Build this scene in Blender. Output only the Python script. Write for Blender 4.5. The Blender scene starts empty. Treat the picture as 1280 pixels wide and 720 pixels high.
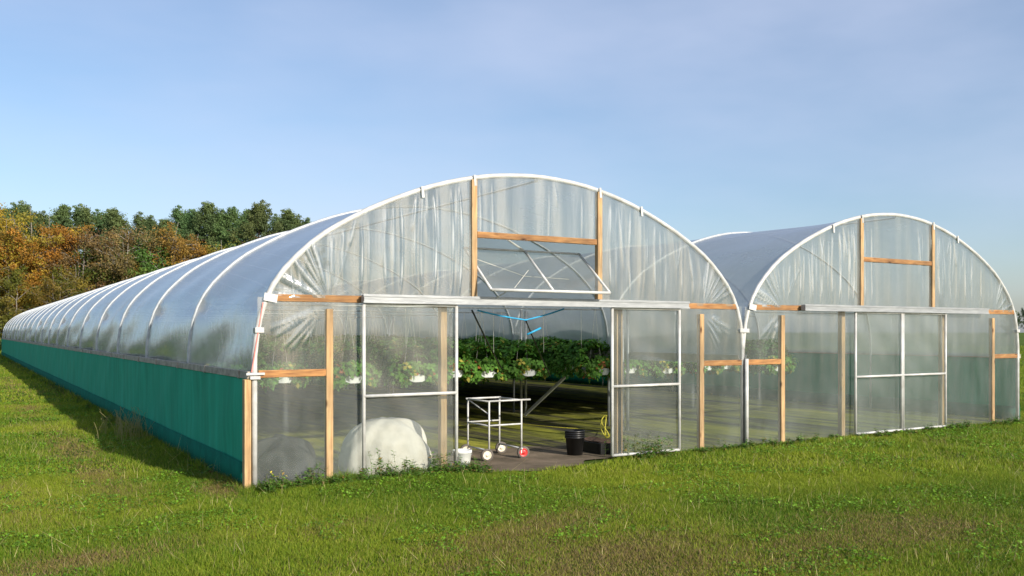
import bpy, math, random
import numpy as np
from mathutils import Vector
random.seed(7); RNG = np.random.default_rng(7)
sc = bpy.context.scene
COL = sc.collection
R = math.radians
# ---------------------------------------------------------------- frame of the place
# X runs along the gable, Y along the tunnel, Z up; origin = front left foot of the tunnel
F = 1134.5; CX = 640.0; HY = 415.0; EYE = 1.7
D2 = np.array([.8538, .5206]); D1 = np.array([-.5206, .8538]); P0 = np.array([-2.779, 9.79])
CAM = (-2.724, -9.806)
def from_view(X, Z):                       # metres right of / ahead of the camera -> place
    r = np.array([X, Z]) - P0
    return float(r @ D2), float(r @ D1)
def spot(px, Z): return from_view((px - CX) / F * Z, Z)
def ground(px, py):
    Z = F * EYE / (py - HY); return from_view((px - CX) / F * Z, Z)
def gable(px, py):                         # point of the gable plane -> (t, h)
    r = (px - CX) / F
    t = (r * P0[1] - P0[0]) / (D2[0] - r * D2[1]); Z = P0[1] + t * D2[1]
    return t, EYE + (HY - py) * Z / F

# ---------------------------------------------------------------- helpers
def tag(o, label=None, cat=None, group=None, kind=None):
    if label: o['label'] = label
    if cat: o['category'] = cat
    if group: o['group'] = group
    if kind: o['kind'] = kind
    return o
def thing(name, label, cat, loc=(0, 0, 0), rz=0, group=None):
    o = bpy.data.objects.new(name, None); COL.objects.link(o)
    o.empty_display_size = .2; o.location = loc; o.rotation_euler = (0, 0, rz)
    return tag(o, label, cat, group)
def copy_tree(o, parent=None):
    c = o.copy(); COL.objects.link(c)
    c.parent = parent
    for ch in [k for k in bpy.data.objects if k.parent == o]: copy_tree(ch, c)
    return c

class MB:
    def __init__(s): s.v = []; s.f = []
    def add(s, vs, fs):
        n = len(s.v); s.v += [tuple(map(float, a)) for a in vs]; s.f += [tuple(i + n for i in q) for q in fs]; return s
    def box(s, x0, x1, y0, y1, z0, z1):
        return s.add([(x0,y0,z0),(x1,y0,z0),(x1,y1,z0),(x0,y1,z0),(x0,y0,z1),(x1,y0,z1),(x1,y1,z1),(x0,y1,z1)],
                     [(0,3,2,1),(4,5,6,7),(0,1,5,4),(1,2,6,5),(2,3,7,6),(3,0,4,7)])
    def bar(s, p, q, w, d, up=(0, 0, 1)):
        p = Vector(p); q = Vector(q); a = (q - p).normalized(); up = Vector(up)
        if abs(a.dot(up)) > .98: up = Vector((0, 1, 0))
        u = a.cross(up).normalized() * w / 2; v = u.cross(a).normalized() * d / 2
        vs = [p-u-v, p+u-v, p+u+v, p-u+v, q-u-v, q+u-v, q+u+v, q-u+v]
        return s.add(vs, [(0,1,2,3),(7,6,5,4),(0,4,5,1),(1,5,6,2),(2,6,7,3),(3,7,4,0)])
    def tube(s, pts, r, n=8, cap=True):
        pts = [Vector(p) for p in pts]; m = len(pts)
        rs = r if hasattr(r, '__len__') else [r] * m
        ref = None; rings = []
        for i, p in enumerate(pts):
            a = (pts[min(i+1, m-1)] - pts[max(i-1, 0)]).normalized()
            if ref is None:
                ref = a.cross(Vector((0, 0, 1)) if abs(a.z) < .9 else Vector((0, 1, 0))).normalized()
            u = (ref - a * ref.dot(a)).normalized(); ref = u; v = a.cross(u)
            rings.append([p + (u * math.cos(2*math.pi*k/n) + v * math.sin(2*math.pi*k/n)) * rs[i] for k in range(n)])
        vs = [x for rg in rings for x in rg]; fs = []
        for i in range(m-1):
            for k in range(n):
                fs.append((i*n+k, i*n+(k+1) % n, (i+1)*n+(k+1) % n, (i+1)*n+k))
        if cap: fs += [tuple(range(n))[::-1], tuple((m-1)*n+k for k in range(n))]
        return s.add(vs, fs)
    def lathe(s, prof, c=(0, 0, 0), n=24, axis='z'):
        vs = []; fs = []; m = len(prof)
        for (r, z) in prof:
            for k in range(n):
                a = 2*math.pi*k/n
                if axis == 'z': vs.append((c[0]+r*math.cos(a), c[1]+r*math.sin(a), c[2]+z))
                else: vs.append((c[0]+z, c[1]+r*math.cos(a), c[2]+r*math.sin(a)))
        for i in range(m-1):
            for k in range(n): fs.append((i*n+k, i*n+(k+1) % n, (i+1)*n+(k+1) % n, (i+1)*n+k))
        return s.add(vs, fs)
    def build(s, name, mat, parent=None, smooth=False, bevel=0, local=False):
        off = Vector((0, 0, 0))
        if parent and not local:
            p = parent
            while p: off += p.location; p = p.parent
        me = bpy.data.meshes.new(name); me.from_pydata([tuple(Vector(v) - off) for v in s.v], [], s.f)
        me.materials.append(mat); me.update()
        if smooth: me.polygons.foreach_set('use_smooth', [True] * len(me.polygons))
        o = bpy.data.objects.new(name, me); COL.objects.link(o)
        if parent: o.parent = parent
        if bevel:
            b = o.modifiers.new('bevel', 'BEVEL'); b.width = bevel; b.segments = 2; b.limit_method = 'ANGLE'
        return o
def np_mesh(name, V, nper, mat, colors=None, parent=None, attrs=None, faces=None):
    """V: (N,3) verts; either polygons of nper consecutive verts or an explicit (M,4) faces array"""
    V = np.asarray(V, dtype=np.float32)
    me = bpy.data.meshes.new(name); me.vertices.add(len(V)); me.vertices.foreach_set('co', V.ravel())
    if faces is None:
        m = len(V) // nper; idx = np.arange(len(V), dtype=np.int32)
    else:
        faces = np.asarray(faces, dtype=np.int32); m = len(faces); nper = faces.shape[1]; idx = faces.ravel()
    me.loops.add(len(idx)); me.loops.foreach_set('vertex_index', idx)
    me.polygons.add(m); me.polygons.foreach_set('loop_start', np.arange(m, dtype=np.int32) * nper)
    me.polygons.foreach_set('loop_total', np.full(m, nper, dtype=np.int32))
    me.update(calc_edges=True); me.materials.append(mat)
    if colors is not None:
        a = me.color_attributes.new('tint', 'FLOAT_COLOR', 'POINT')
        c = np.ones((len(V), 4), dtype=np.float32); c[:, :3] = colors; a.data.foreach_set('color', c.ravel())
    for k, arr in (attrs or {}).items():
        a = me.attributes.new(k, 'FLOAT', 'POINT'); a.data.foreach_set('value', np.asarray(arr, dtype=np.float32))
    o = bpy.data.objects.new(name, me); COL.objects.link(o)
    if parent: o.parent = parent
    return o

# ---------------------------------------------------------------- materials
def newmat(name):
    m = bpy.data.materials.new(name); m.use_nodes = True; nt = m.node_tree; nt.nodes.clear()
    out = nt.nodes.new('ShaderNodeOutputMaterial'); return m, nt, out
def N(nt, t, **kw):
    n = nt.nodes.new(t)
    for k, v in kw.items():
        if k in n.inputs.keys(): n.inputs[k].default_value = v
        else: setattr(n, k, v)
    return n
def noise(nt, scale=5, detail=4, rough=.55, stretch=None, coord='Object'):
    tc = N(nt, 'ShaderNodeTexCoord'); mp = N(nt, 'ShaderNodeMapping')
    if stretch: mp.inputs['Scale'].default_value = stretch
    src = tc.outputs[coord] if coord != 'Position' else N(nt, 'ShaderNodeNewGeometry').outputs['Position']
    nt.links.new(src, mp.inputs[0]); n = N(nt, 'ShaderNodeTexNoise', Scale=scale, Detail=detail, Roughness=rough)
    nt.links.new(mp.outputs[0], n.inputs['Vector']); return n.outputs['Fac']
def ramp(nt, fac, stops):
    r = N(nt, 'ShaderNodeValToRGB'); e = r.color_ramp.elements
    while len(e) < len(stops): e.new(.5)
    for i, (p, c) in enumerate(stops):
        e[i].position = p; e[i].color = (*c, 1) if len(c) == 3 else c
    nt.links.new(fac, r.inputs[0]); return r.outputs[0]
def simple(name, c1, c2=None, scale=8, rough=.6, metal=0, stretch=None, bump=0, bscale=None, lo=.35, hi=.65, spec=.5):
    m, nt, out = newmat(name); b = N(nt, 'ShaderNodeBsdfPrincipled'); b.inputs['Roughness'].default_value = rough
    b.inputs['Metallic'].default_value = metal; b.inputs['Specular IOR Level'].default_value = spec
    c2 = c2 or tuple(x * .75 for x in c1)
    f = noise(nt, scale, 5, .6, stretch); col = ramp(nt, f, [(lo, c2), (hi, c1)])
    if 'timber' in name:
        tc = N(nt, 'ShaderNodeTexCoord'); mp = N(nt, 'ShaderNodeMapping'); mp.inputs['Scale'].default_value = tuple(.45 if q < 2 else 1 for q in stretch)
        vo = N(nt, 'ShaderNodeTexVoronoi', Scale=7.0); nt.links.new(tc.outputs['Object'], mp.inputs[0]); nt.links.new(mp.outputs[0], vo.inputs['Vector'])
        kn = ramp(nt, vo.outputs['Distance'], [(.05, (.22, .14, .09)), (.20, (1, 1, 1))]); gr = ramp(nt, noise(nt, 1.3, 4, .6), [(.42, (1, 1, 1)), (.66, (.62, .66, .72))])
        for q in (kn, gr):
            mu = N(nt, 'ShaderNodeMixRGB', blend_type='MULTIPLY'); mu.inputs[0].default_value = 1; nt.links.new(col, mu.inputs[1]); nt.links.new(q, mu.inputs[2]); col = mu.outputs[0]
    nt.links.new(col, b.inputs['Base Color'])
    if bump:
        bp = N(nt, 'ShaderNodeBump', Strength=bump, Distance=.01); g = noise(nt, bscale or scale * 4, 6, .6, stretch)
        nt.links.new(g, bp.inputs['Height']); nt.links.new(bp.outputs[0], b.inputs['Normal'])
    nt.links.new(b.outputs[0], out.inputs[0]); return m
M = {}
M['wood'] = simple('pine_timber', (.62, .41, .20), (.34, .19, .08), 3, .8, lo=.3, hi=.7, stretch=(14, 14, .9), bump=.4)
M['wood_h'] = simple('pine_timber_rail', (.54, .27, .09), (.22, .09, .03), 3, .8, lo=.3, hi=.7, stretch=(1.3, 14, 14), bump=.5)
M['white'] = simple('white_coated_steel', (.58, .58, .56), (.42, .41, .38), 6, .35, bump=.05)
M['galv'] = simple('galvanised_steel', (.50, .51, .50), (.36, .37, .36), 14, .42, metal=.55, bump=.08)
M['ribm'] = simple('dull_hoop_steel', (.52, .54, .55), (.36, .38, .39), 8, .5, metal=.15)
M['track'] = simple('weathered_galvanised_track', (.36, .37, .37), (.25, .26, .265), 9, .5, metal=.3, stretch=(.5, 4, 4), bump=.15)
M['dirty'] = simple('dirty_clip_strip', (.42, .37, .30), (.20, .17, .14), 4, .6, stretch=(3, 2, 3), bump=.4)
M['net_lo'] = simple('dark_green_skirt', (.005, .150, .095), (.004, .110, .070), 5, .95, bump=.2, spec=.1)
M['black'] = simple('black_plastic', (.012, .012, .013), (.008, .008, .008), 6, .4)
M['rubber'] = simple('grey_rubber', (.13, .11, .09), (.07, .06, .05), 20, .8)
M['red'] = simple('red_plastic', (.65, .03, .025), (.45, .02, .02), 20, .4)
M['cream'] = simple('cream_plastic', (.74, .70, .58), (.52, .46, .34), 16, .5)
M['white_pl'] = simple('white_plastic', (.80, .80, .78), (.66, .66, .62), 10, .4)
M['bag'] = simple('white_fleece', (.74, .69, .62), (.55, .50, .42), 2.5, .85, bump=.6, bscale=14)
M['darkcloth'] = simple('dark_woven_cloth', (.06, .056, .052), (.018, .018, .018), 5, .8, bump=.8, bscale=16)
M['blue'] = simple('blue_rope', (.02, .36, .62), (.02, .26, .50), 30, .6)
M['yellow'] = simple('yellow_cord', (.62, .55, .06), (.45, .38, .04), 30, .6)
M['string'] = simple('pale_twine', (.55, .54, .48), (.40, .38, .32), 30, .8)
M['cable'] = simple('dark_cable', (.03, .03, .03), (.02, .02, .02), 30, .5)
M['compost'] = simple('brown_compost', (.16, .085, .05), (.07, .04, .025), 18, .95, bump=1)
M['tape'] = simple('pink_tape', (.75, .22, .18), (.6, .15, .12), 12, .5)
M['birch'] = simple('birch_bark', (.34, .30, .24), (.06, .05, .04), 5, .8, stretch=(1, 1, 3), bump=.4)
M['bark'] = simple('pine_bark', (.22, .13, .08), (.09, .06, .04), 5, .9, stretch=(3, 3, .6), bump=.6)
M['bagend'] = simple('white_growbag', (.78, .78, .76), (.55, .56, .54), 9, .5)
# woven green netting, streaked
def net():
    m, nt, out = newmat('green_woven_net'); b = N(nt, 'ShaderNodeBsdfPrincipled', Roughness=.75); b.inputs['Specular IOR Level'].default_value = .2
    f = noise(nt, 1.2, 6, .6, (1, 3.0, .5)); c = ramp(nt, f, [(.3, (.006, .28, .165)), (.7, (.014, .38, .235))])
    g = noise(nt, 1.0, 3, .5, (1, 9, .25)); mx = N(nt, 'ShaderNodeMixRGB', blend_type='MULTIPLY'); mx.inputs[0].default_value = .6
    nt.links.new(c, mx.inputs[1]); nt.links.new(ramp(nt, g, [(.35, (.76, .80, .80)), (.6, (1, 1, 1))]), mx.inputs[2])
    nt.links.new(mx.outputs[0], b.inputs['Base Color'])
    pass
    bp = N(nt, 'ShaderNodeBump', Strength=.35, Distance=.02); nt.links.new(noise(nt, 3, 6, .6, (1, 1.5, .6)), bp.inputs['Height'])
    nt.links.new(bp.outputs[0], b.inputs['Normal']); nt.links.new(b.outputs[0], out.inputs[0]); return m
M['net'] = net()
# polythene film: see-through sheet with milky scatter, whiter folds that also carry painted highlights, and a glossy coat
def film(name, clear=.55, fold=True, tint=(.80, .85, .84), gloss=.09, rough=.16, bscale=(1, 1, .4), bstr=.25, milk=(.72, .75, .74)):
    m, nt, out = newmat(name)
    tr = N(nt, 'ShaderNodeBsdfTransparent'); tr.inputs[0].default_value = (*tint, 1)
    df = N(nt, 'ShaderNodeBsdfDiffuse'); df.inputs[0].default_value = (*milk, 1)
    tl = N(nt, 'ShaderNodeBsdfTranslucent'); tl.inputs[0].default_value = (*milk, 1)
    if fold:
        a0 = N(nt, 'ShaderNodeAttribute'); a0.attribute_name = 'fold'; cm = N(nt, 'ShaderNodeMixRGB'); nt.links.new(a0.outputs['Fac'], cm.inputs[0])
        cm.inputs[1].default_value = (*milk, 1); cm.inputs[2].default_value = (.88, .89, .88, 1)  # creased film goes whiter, with its highlights put into the colour
        nt.links.new(cm.outputs[0], df.inputs[0]); nt.links.new(cm.outputs[0], tl.inputs[0])
    ms = N(nt, 'ShaderNodeMixShader'); ms.inputs[0].default_value = .4
    nt.links.new(df.outputs[0], ms.inputs[1]); nt.links.new(tl.outputs[0], ms.inputs[2])
    fz = N(nt, 'ShaderNodeMapRange'); fz.inputs[1].default_value = .3; fz.inputs[2].default_value = .72
    fz.inputs[3].default_value = 1 - clear - .10; fz.inputs[4].default_value = 1 - clear + .07
    nt.links.new(noise(nt, 1.6, 6, .65, (1, 1, .6)), fz.inputs[0]); fac = fz.outputs[0]
    if fold:
        at = N(nt, 'ShaderNodeAttribute'); at.attribute_name = 'fold'
        ad = N(nt, 'ShaderNodeMath', operation='ADD', use_clamp=True)
        nt.links.new(fac, ad.inputs[0]); nt.links.new(at.outputs['Fac'], ad.inputs[1]); fac = ad.outputs[0]
    mx = N(nt, 'ShaderNodeMixShader'); nt.links.new(fac, mx.inputs[0])
    nt.links.new(tr.outputs[0], mx.inputs[1]); nt.links.new(ms.outputs[0], mx.inputs[2])
    bp = N(nt, 'ShaderNodeBump', Strength=bstr, Distance=.03); nt.links.new(noise(nt, 2.5, 4, .5, bscale), bp.inputs['Height'])
    gl = N(nt, 'ShaderNodeBsdfGlossy', Roughness=rough); nt.links.new(bp.outputs[0], gl.inputs['Normal'])
    lw = N(nt, 'ShaderNodeLayerWeight', Blend=.5); pw = N(nt, 'ShaderNodeMath', operation='POWER'); pw.inputs[1].default_value = 4
    nt.links.new(lw.outputs['Facing'], pw.inputs[0]); sc_ = N(nt, 'ShaderNodeMapRange'); sc_.inputs[3].default_value = gloss; sc_.inputs[4].default_value = .95
    nt.links.new(pw.outputs[0], sc_.inputs[0])
    m2 = N(nt, 'ShaderNodeMixShader'); nt.links.new(sc_.outputs[0], m2.inputs[0])
    nt.links.new(mx.outputs[0], m2.inputs[1]); nt.links.new(gl.outputs[0], m2.inputs[2]); nt.links.new(m2.outputs[0], out.inputs[0])
    return m
M['film_roof'] = film('roof_polythene', clear=.46, gloss=.22, rough=.26, bscale=(.4, 1.2, .7), bstr=.5, tint=(.86, .90, .91), milk=(.64, .68, .70))
M['film_gable'] = film('gable_polythene', clear=.82, gloss=.13, rough=.16, bscale=(2.5, 1, .25), bstr=.45, tint=(.90, .94, .93), milk=(.55, .60, .60))
M['film_door'] = film('door_polythene', clear=.79, gloss=.09, rough=.2, bscale=(2.5, 1, .3), bstr=.2, fold=False, tint=(.90, .93, .91), milk=(.50, .54, .52))
# leaves: tint attribute, diffuse + translucent
def leafmat(name, trans=.35, mul=(1, 1, 1), rough=.6, objrand=0.0):
    m, nt, out = newmat(name); at = N(nt, 'ShaderNodeAttribute'); at.attribute_name = 'tint'
    mm = N(nt, 'ShaderNodeMixRGB', blend_type='MULTIPLY'); mm.inputs[0].default_value = 1
    nt.links.new(at.outputs['Color'], mm.inputs[1]); mm.inputs[2].default_value = (*mul, 1); col = mm.outputs[0]
    if objrand:
        objrand *= .45; oi = N(nt, 'ShaderNodeObjectInfo'); hs = N(nt, 'ShaderNodeHueSaturation')
        a = N(nt, 'ShaderNodeMapRange'); a.inputs[3].default_value = .5 - objrand * .06; a.inputs[4].default_value = .5 + objrand * .06
        v = N(nt, 'ShaderNodeMapRange'); v.inputs[3].default_value = 1 - objrand * .35; v.inputs[4].default_value = 1 + objrand * .35
        nt.links.new(oi.outputs['Random'], a.inputs[0]); nt.links.new(oi.outputs['Random'], v.inputs[0])
        nt.links.new(a.outputs[0], hs.inputs['Hue']); nt.links.new(v.outputs[0], hs.inputs['Value']); nt.links.new(col, hs.inputs['Color']); col = hs.outputs[0]
    p = N(nt, 'ShaderNodeBsdfPrincipled', Roughness=rough); p.inputs['Specular IOR Level'].default_value = .25
    t = N(nt, 'ShaderNodeBsdfTranslucent'); nt.links.new(col, p.inputs['Base Color']); nt.links.new(col, t.inputs[0])
    mx = N(nt, 'ShaderNodeMixShader'); mx.inputs[0].default_value = trans
    nt.links.new(p.outputs[0], mx.inputs[1]); nt.links.new(t.outputs[0], mx.inputs[2]); nt.links.new(mx.outputs[0], out.inputs[0]); return m
M['grass'] = leafmat('grass_blades', .35)
M['leaf'] = leafmat('leaf_green', .3, objrand=1)
M['amber'] = leafmat('leaf_amber', .35, (1.0, 1.0, 1.0), objrand=.8)
M['strawb'] = leafmat('strawberry_leaf', .2)

# ---------------------------------------------------------------- noise in numpy
_g = RNG.random((64, 64))
def vnoise(x, y):
    x = np.asarray(x, float); y = np.asarray(y, float); xi = np.floor(x).astype(int); yi = np.floor(y).astype(int)
    fx = x - xi; fy = y - yi; fx = fx*fx*(3-2*fx); fy = fy*fy*(3-2*fy)
    g = lambda a, b: _g[a % 64, b % 64]
    return (g(xi, yi)*(1-fx)+g(xi+1, yi)*fx)*(1-fy) + (g(xi, yi+1)*(1-fx)+g(xi+1, yi+1)*fx)*fy
def fbm(x, y, o=4):
    s = 0; a = .5
    for i in range(o): s = s + a*vnoise(x*2**i+i*7.3, y*2**i+i*3.1); a *= .5
    return s / (1 - .5**o)

# ---------------------------------------------------------------- world, sun, camera
w = bpy.data.worlds.new('World'); sc.world = w; w.use_nodes = True; nt = w.node_tree; nt.nodes.clear()
wo = nt.nodes.new('ShaderNodeOutputWorld'); bg = nt.nodes.new('ShaderNodeBackground')
sky = nt.nodes.new('ShaderNodeTexSky'); sky.sky_type = 'NISHITA'; sky.sun_disc = False
SAZ = R(13); SEL = R(24)
sdir = Vector((math.sin(SAZ)*math.cos(SEL), -math.cos(SAZ)*math.cos(SEL), math.sin(SEL)))
sky.sun_elevation = SEL; sky.sun_rotation = math.atan2(sdir.x, sdir.y); sky.air_density = 1.0; sky.dust_density = 1.3; sky.ozone_density = 3.0
tc = nt.nodes.new('ShaderNodeTexCoord'); mp = nt.nodes.new('ShaderNodeMapping'); mp.inputs['Scale'].default_value = (1.0, 1.5, 3.6)
mp.inputs['Rotation'].default_value = (0, R(12), R(35))
nz = nt.nodes.new('ShaderNodeTexNoise'); nz.inputs['Scale'].default_value = 1.7; nz.inputs['Detail'].default_value = 5; nz.inputs['Roughness'].default_value = .5
cr = nt.nodes.new('ShaderNodeValToRGB'); cr.color_ramp.elements[0].position = .34; cr.color_ramp.elements[1].position = .80
cr.color_ramp.elements[0].color = (0.07, 0.07, 0.07, 1); cr.color_ramp.elements[1].color = (.62, .62, .62, 1)
mx = nt.nodes.new('ShaderNodeMixRGB'); mx.inputs[2].default_value = (4.4, 4.8, 6.1, 1)
nt.links.new(tc.outputs['Generated'], mp.inputs[0]); nt.links.new(mp.outputs[0], nz.inputs['Vector']); nt.links.new(nz.outputs['Fac'], cr.inputs[0])
nt.links.new(cr.outputs[0], mx.inputs[0]); nt.links.new(sky.outputs[0], mx.inputs[1]); nt.links.new(mx.outputs[0], bg.inputs[0])
bg.inputs[1].default_value = .122; nt.links.new(bg.outputs[0], wo.inputs[0])
sl = bpy.data.lights.new('sun', 'SUN'); sl.energy = 4.8; sl.angle = R(.5); sl.color = (1, .93, .82)
so = bpy.data.objects.new('sun', sl); COL.objects.link(so); so.rotation_euler = (-sdir).to_track_quat('-Z', 'Y').to_euler(); so.location = (0, 0, 30)
cd = bpy.data.cameras.new('camera'); co = bpy.data.objects.new('camera', cd); COL.objects.link(co); sc.camera = co
co.location = (CAM[0], CAM[1], EYE); co.rotation_euler = (R(90), 0, -math.atan2(.5206, .8538))
cd.sensor_width = 36; cd.lens = F / 1280 * 36; cd.shift_y = (HY - 360) / 1280; cd.clip_end = 5000; cd.clip_start = .05
sc.view_settings.view_transform = 'Standard'; sc.view_settings.look = 'None'; sc.view_settings.exposure = .42; sc.view_settings.gamma = 1
sc.render.engine = 'CYCLES'; sc.cycles.transparent_max_bounces = 24; sc.cycles.max_bounces = 10; sc.cycles.diffuse_bounces = 4
sc.render.resolution_x = 1024; sc.render.resolution_y = 576

# ---------------------------------------------------------------- the ground
# worn, drier places in the turf: (x, y, radius along, radius across, strength)
DEAD = []
for px, py, ra, rb, k in [(700, 650, .9, .35, .9), (770, 690, 1.0, .35, 1.0), (860, 700, .8, .5, .9), (640, 690, .6, .3, .6), (600, 672, .7, .3, .45), (60, 712, 1.2, .3, .8),
                          (20, 640, .9, .5, .45), (130, 600, 1.6, .28, .85), (90, 560, 2.4, .30, .9), (35, 515, 2.6, .3, .6), (10, 480, 6, .4, .55), (440, 655, .6, .2, .35), (270, 612, .45, .18, .9), (1000, 690, 1.5, .4, .7), (1150, 660, 1.5, .5, .5)]:
    x, y = ground(px, py); DEAD.append((x, y, ra, rb, k))
def dryness(x, y):
    d = np.zeros_like(x)
    for (a, b, ra, rb, k) in DEAD:
        ang = math.pi/2 if b > -1.5 and a < 0 else .35        # tracks run with the tunnel, patches across
        c, s = math.cos(ang), math.sin(ang); u = (x-a)*c+(y-b)*s; v = -(x-a)*s+(y-b)*c
        d = d + k*np.exp(-(u/ra)**2-(v/rb)**2)
    n = fbm(x*.9, y*.9); n2 = fbm(x*.25+9, y*.25)
    return np.clip(d*(.25+1.25*n) + np.clip((n2-.56)*1.8, 0, 1)*.35 + np.clip((n-.62)*2, 0, .4), 0, 1)
def bank(x, y):   # the turf rises a little where it meets the gable
    return .05*np.exp(-((y+.55)/.35)**2)*np.clip((2.6-x)*2, 0, 1)*np.clip((x+.1)*3, 0, 1)
def gmat(name, tint=False):
    m, nt, out = newmat(name); b = N(nt, 'ShaderNodeBsdfPrincipled', Roughness=.95); b.inputs['Specular IOR Level'].default_value = .1
    f = noise(nt, 3.2, 10, .75, coord='Position'); c = ramp(nt, f, [(.30, (.035, .070, .008)), (.52, (.085, .135, .016)), (.75, (.15, .155, .035))])
    g = noise(nt, .13, 4, .6, coord='Position'); mxx = N(nt, 'ShaderNodeMixRGB', blend_type='MULTIPLY'); mxx.inputs[0].default_value = 1
    nt.links.new(c, mxx.inputs[1]); nt.links.new(ramp(nt, g, [(.3, (.75, .85, .8)), (.7, (1.1, 1.0, .9))]), mxx.inputs[2])
    nt.links.new(mxx.outputs[0], b.inputs['Base Color'])
    bp = N(nt, 'ShaderNodeBump', Strength=1, Distance=.06); nt.links.new(noise(nt, 9, 8, .8, coord='Position'), bp.inputs['Height']); nt.links.new(bp.outputs[0], b.inputs['Normal'])
    nt.links.new(b.outputs[0], out.inputs[0]); return m
M['turf'] = gmat('turf_soil')
gx = np.unique(np.concatenate([np.linspace(-30, 40, 200), np.geomspace(40, 2500, 14), -np.geomspace(30, 2500, 14)]))
gy = np.unique(np.concatenate([np.linspace(-14, 4, 90), np.linspace(4, 110, 30), np.geomspace(110, 2500, 10), -np.geomspace(14, 2500, 12)]))
GX, GY = np.meshgrid(gx, gy, indexing='ij'); nx, ny = GX.shape
I = np.arange(nx*ny).reshape(nx, ny)
fs = np.stack([I[:-1, :-1], I[1:, :-1], I[1:, 1:], I[:-1, 1:]], -1).reshape(-1, 4)
tag(np_mesh('ground', np.stack([GX, GY, bank(GX, GY) - .012], -1).reshape(-1, 3), 4, M['turf'], faces=fs), 'mown grass field around the polytunnel', kind='structure')

W = 7.3; BAYS = 20; SP = 3.28; LEN = BAYS * SP
# floor inside: woven ground cover with moss, its streaks brightened as painted sunlight, worn apron at the doorway
def floor_mat():
    m, nt, out = newmat('woven_ground_cover'); b = N(nt, 'ShaderNodeBsdfPrincipled', Roughness=.85); b.inputs['Specular IOR Level'].default_value = .2
    f = noise(nt, 1.1, 6, .65, (1.9, .16, 1)); c = ramp(nt, f, [(.32, (.020, .018, .015)), (.42, (.11, .095, .06)), (.51, (.24, .24, .04)), (.64, (.38, .36, .045))])  # pale moss streaks also hold the brightness of sunlit strips
    g = noise(nt, 3.5, 8, .7, (1.4, .5, 1)); d = ramp(nt, g, [(.30, (.35, .35, .35)), (.62, (1, 1, 1))])
    mxx = N(nt, 'ShaderNodeMixRGB', blend_type='MULTIPLY'); mxx.inputs[0].default_value = 1; nt.links.new(c, mxx.inputs[1]); nt.links.new(d, mxx.inputs[2])
    nt.links.new(mxx.outputs[0], b.inputs['Base Color']); bp = N(nt, 'ShaderNodeBump', Strength=.6, Distance=.03)
    nt.links.new(noise(nt, 5, 8, .7, (1, .3, 1)), bp.inputs['Height']); nt.links.new(bp.outputs[0], b.inputs['Normal']); nt.links.new(b.outputs[0], out.inputs[0]); return m
M['floor'] = floor_mat()
b = MB(); n = 40
b.add([(.02, .03, .004), (2*W-.02, .03, .004), (2*W-.02, LEN-.03, .004), (.02, LEN-.03, .004)], [(0, 1, 2, 3)])
tag(b.build('tunnel_floor', M['floor']), 'black woven ground cover with green moss in painted sunlit streaks inside the tunnel', kind='structure')
M['apron'] = simple('worn_earth_apron', (.20, .155, .11), (.10, .08, .055), 2.2, .95, bump=1, bscale=9, stretch=(1, 1, 1), spec=.1)
ring = []
for k in range(64):
    a = 2*math.pi*k/64; rr = 1 + .10*math.sin(3*a+1) + .07*math.sin(7*a) + .04*math.sin(13*a)
    ring.append((3.72+1.62*rr*math.cos(a), .66+(1.0 if math.sin(a) > 0 else 1.02)*rr*math.sin(a)*(1+.25*max(0, -math.cos(a))*(math.sin(a) < 0)), .009))
tag(MB().add(ring, [tuple(range(64))]).build('worn_path', M['apron']), 'bare trodden earth in the open doorway', kind='structure')
def in_apron(x, y):
    return ((x-3.72)/1.60)**2+((y-.66)/1.08)**2 < 1.0

# ---------------------------------------------------------------- grass blades (one mass nobody could count)
def blades(n, area, h, wd, r=RNG):
    """random blade positions in the camera's wedge (plus margin) between two distances"""
    Z0_, Z1_ = area; Z = np.sqrt(r.uniform(Z0_**2, Z1_**2, n)); X = r.uniform(-.66, .66, n) * Z
    rx = X - P0[0]; rz = Z - P0[1]; x = rx*D2[0]+rz*D2[1]; y = rx*D1[0]+rz*D1[1]
    keep = ~((x > -.02) & (x < 2*W+.02) & (y > -.02) & (y < LEN)) & ~in_apron(x, y); x = x[keep]; y = y[keep]; n = len(x)
    dr = dryness(x, y); n1 = fbm(x*2.5, y*2.5); n2 = fbm(x*.5+20, y*.5)
    edge = np.exp(-((np.minimum(np.abs(x+.15), 9))/.16)**2)*(y > 0) + np.exp(-((y+.12)/.16)**2)*(x > -.2)*(x < 2.5)*1.0
    edge = edge+2.2*np.exp(-((x-1.05)/.22)**2-((y+.16)/.10)**2)
    k = r.random(n)
    hh = h*(.55+.9*k)*(.25+1.6*n1)*(1-.45*dr)*(1+1.3*edge); ww = wd*(.7+.6*r.random(n))
    a = r.uniform(0, 2*np.pi, n); lean = r.normal(0, .75, n)*hh; la = r.uniform(0, 2*np.pi, n)
    base = np.stack([x, y, bank(x, y)-.012], -1); side = np.stack([np.cos(a), np.sin(a), np.zeros(n)], -1)*ww[:, None]/2
    tip = base + np.stack([np.cos(la)*lean, np.sin(la)*lean, hh], -1)
    V = np.stack([base-side, base+side, tip], 1).reshape(-1, 3)
    g1 = np.array([.092, .180, .010]); g2 = np.array([.260, .315, .020]); yl = np.array([.40, .36, .07]); br = np.array([.26, .185, .085])
    u = np.clip(n2*1.6-.35+r.normal(0, .22, n), 0, 1)[:, None]; c = g1*(1-u)+g2*u
    q = (r.random(n) < .05+.16*n1)[:, None]; c = np.where(q, c*.4+yl*.6, c)
    d = (r.random(n) < np.clip(dr*1.05, 0, .93))[:, None]; dc = np.where(r.random(n)[:, None] < .55, br, yl*.7); c = np.where(d, dc*(.6+.5*r.random(n)[:, None]), c)
    c = c*(.75+.5*r.random(n)[:, None])
    return V, np.repeat(c, 3, 0)
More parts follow.
